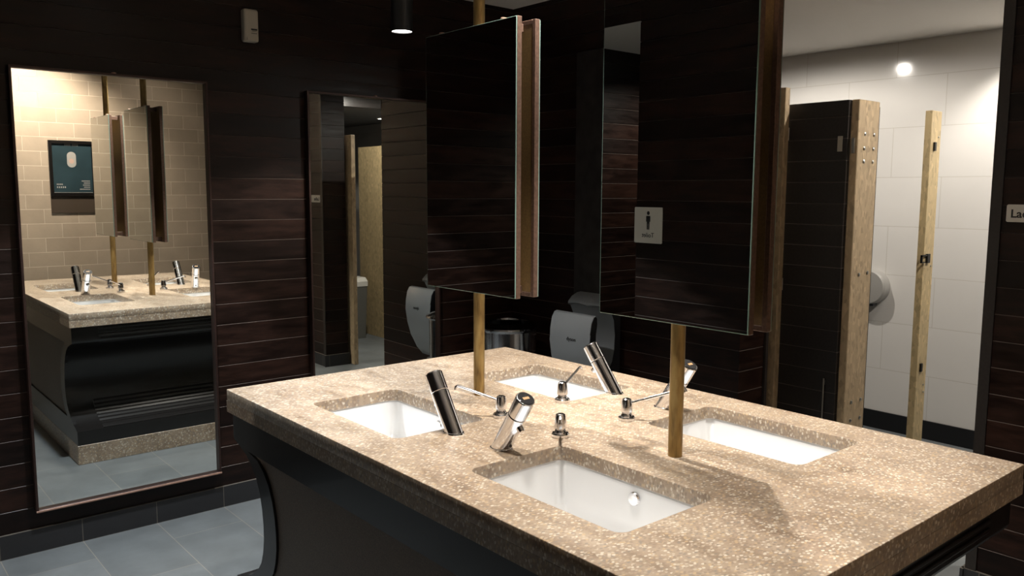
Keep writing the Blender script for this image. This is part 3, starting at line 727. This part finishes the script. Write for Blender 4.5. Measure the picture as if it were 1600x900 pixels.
# dark door
t = thing('cubicle_door', 'dark planked cubicle door between two plywood posts', 'door', (3.66, 2.125, 0))
d_ = plank_loop_wall('leaf', rect(0, 0.036, -0.170, 0.165), 0.14, 1.962, 0.0995, M['dark_board'], t, 0.002)
hinge(t, -0.001, 0.148, 1.822); hinge(t, -0.001, 0.148, 1.092)
bm = B(-0.004, -0.0003, -0.149, -0.125, 1.730, 1.800, bev=0.001); mk('latch_plate', bm, M['plastic'], t); bolts(t, [(-0.004, -0.137, 1.745), (-0.004, -0.137, 1.785)], '-x', 0.004, 0.002)
bm = bmesh.new(); lathe(bm, [(0.0045, 0.42), (0.0045, 0.66)], (-0.007, -0.115), 12); box(bm, -0.008, -0.0002, -0.12, -0.11, 0.43, 0.45); box(bm, -0.008, -0.0002, -0.12, -0.11, 0.63, 0.65); mk('pull_handle', bm, M['steel'], t, True)
# thick plywood pilaster
t = thing('cubicle_pilaster', 'thick plywood pilaster with rows of bolts between the dark door and cubicle opening', 'post', (3.68, 1.914, 0))
mk('post_board', B(0, 0.190, 0, 0.038, 0, 1.963, bev=0.003), M['ply'], t)
mk('dark_backing', B(0.1905, 0.1975, 0.002, 0.036, 0.02, 1.94, bev=0.001), M['black_metal'], t)
bolts(t, [(x, 0, z) for z in (1.81, 1.745, 1.685) for x in (0.060, 0.145)]+[(x, 0, z) for z in (0.55, 0.46) for x in (0.060, 0.150)]+[(0.07, 0, 1.16), (0.15, 0, 1.165)], '-y', 0.009, 0.006)
bm = bmesh.new(); box(bm, -0.010, 0.0, 0.012, 0.026, 1.72, 1.79, 0.001); mk('strike', bm, M['steel'], t)
# slim post with latch keep
t = thing('cubicle_latch_post', 'slim plywood post with black latch fittings in front of the white tiled wall', 'post', (4.43, 1.914, 0))
mk('post_board', B(0, 0.112, 0, 0.036, 0, 1.962, bev=0.002), M['ply_pale'], t)
for z in (1.78, 0.62): mk('latch_block', B(0.028, 0.048, -0.010, 0.0, z-0.022, z+0.022, bev=0.001), M['black_metal'], t)
bm = bmesh.new(); box(bm, -0.040, 0.052, -0.010, -0.0002, 1.215, 1.222); box(bm, -0.040, -0.034, -0.010, -0.0002, 1.182, 1.222); box(bm, -0.040, 0.0, -0.010, -0.0002, 1.180, 1.186); box(bm, 0.020, 0.052, -0.012, -0.0002, 1.178, 1.226, 0.001)
mk('latch_keep', bm, M['black_metal'], t)
bolts(t, [(0.085, 0, 1.83), (0.085, 0, 1.16), (0.085, 0, 0.52), (0.09, 0, 0.48)], '-y', 0.005)
# partition between the cubicles running back from the slim post (behind it)
# toilet roll dispenser
t = thing('roll_dispenser', 'round grey toilet roll dispenser on the white tiled wall', 'dispenser', (5.299, 2.60, 0.935))
bm = bmesh.new()
loft(bm, [[(-d, r*math.cos(2*PI*k/40), r*math.sin(2*PI*k/40)) for k in range(40)] for r, d in ((0.112, 0), (0.112, 0.07), (0.104, 0.085), (0.05, 0.088))])
mk('drum', bm, plain('dispenser_grey', (0.34, 0.33, 0.31), 0.35), t, True)
mk('outlet', B(-0.07, -0.015, -0.04, 0.04, -0.122, -0.10, bev=0.004, seg=2), M['dryer_dark'], t)

# seen through the second tall mirror
t = thing('cubicle_post', 'plywood post with two hinges behind the wall with the Ladies sign', 'post', (3.565, 1.215, 0))
mk('post_board', B(0, 0.038, -0.075, 0.065, 0, 2.02, bev=0.002), M['ply'], t)
hinge(t, -0.001, -0.070, 1.80); hinge(t, -0.001, -0.070, 1.09); hinge(t, -0.001, -0.070, 0.45)
t = thing('cubicle_partition', 'pale yellow plywood cubicle partition seen in the second tall mirror', 'partition', (4.45, 0.16, 0))
mk('board', B(0, 0.036, -0.40, 0.235, 0, 2.00, bev=0.002), M['ply_pale'], t)
t = thing('cubicle_door', 'dark tiled door panel with a coat hook beyond the yellow partition', 'door', (4.47, 0.41, 0))
mk('leaf', B(0, 0.036, -0.012, 0.55, 0.02, 2.01, bev=0.002), M['grey_tile'], t)
bm = bmesh.new(); tube(bm, [(-0.001, 0.02, 1.28), (-0.03, 0.02, 1.27), (-0.045, 0.02, 1.29), (-0.045, 0.02, 1.31)], 0.006, 10); tube(bm, [(-0.001, 0.02, 1.25), (-0.02, 0.02, 1.24), (-0.028, 0.02, 1.25)], 0.005, 10); mk('coat_hook', bm, M['chrome'], t, True)
t = thing('sanitary_bin', 'grey bin with a white lid in front of the yellow partition', 'bin', (4.25, 0.02, 0))
bm = bmesh.new(); loft(bm, [[(x, y, z) for x, y in rrect(a, b_, 0.02, 4)] for a, b_, z in ((0.07, 0.10, 0), (0.085, 0.12, 0.55))]); mk('body', bm, M['bin_grey'], t, True)
bm = bmesh.new(); loft(bm, [[(x, y, z) for x, y in rrect(a, b_, 0.02, 4)] for a, b_, z in ((0.09, 0.125, 0.551), (0.09, 0.125, 0.60), (0.075, 0.10, 0.64))]); mk('lid', bm, M['signwhite'], t, True)
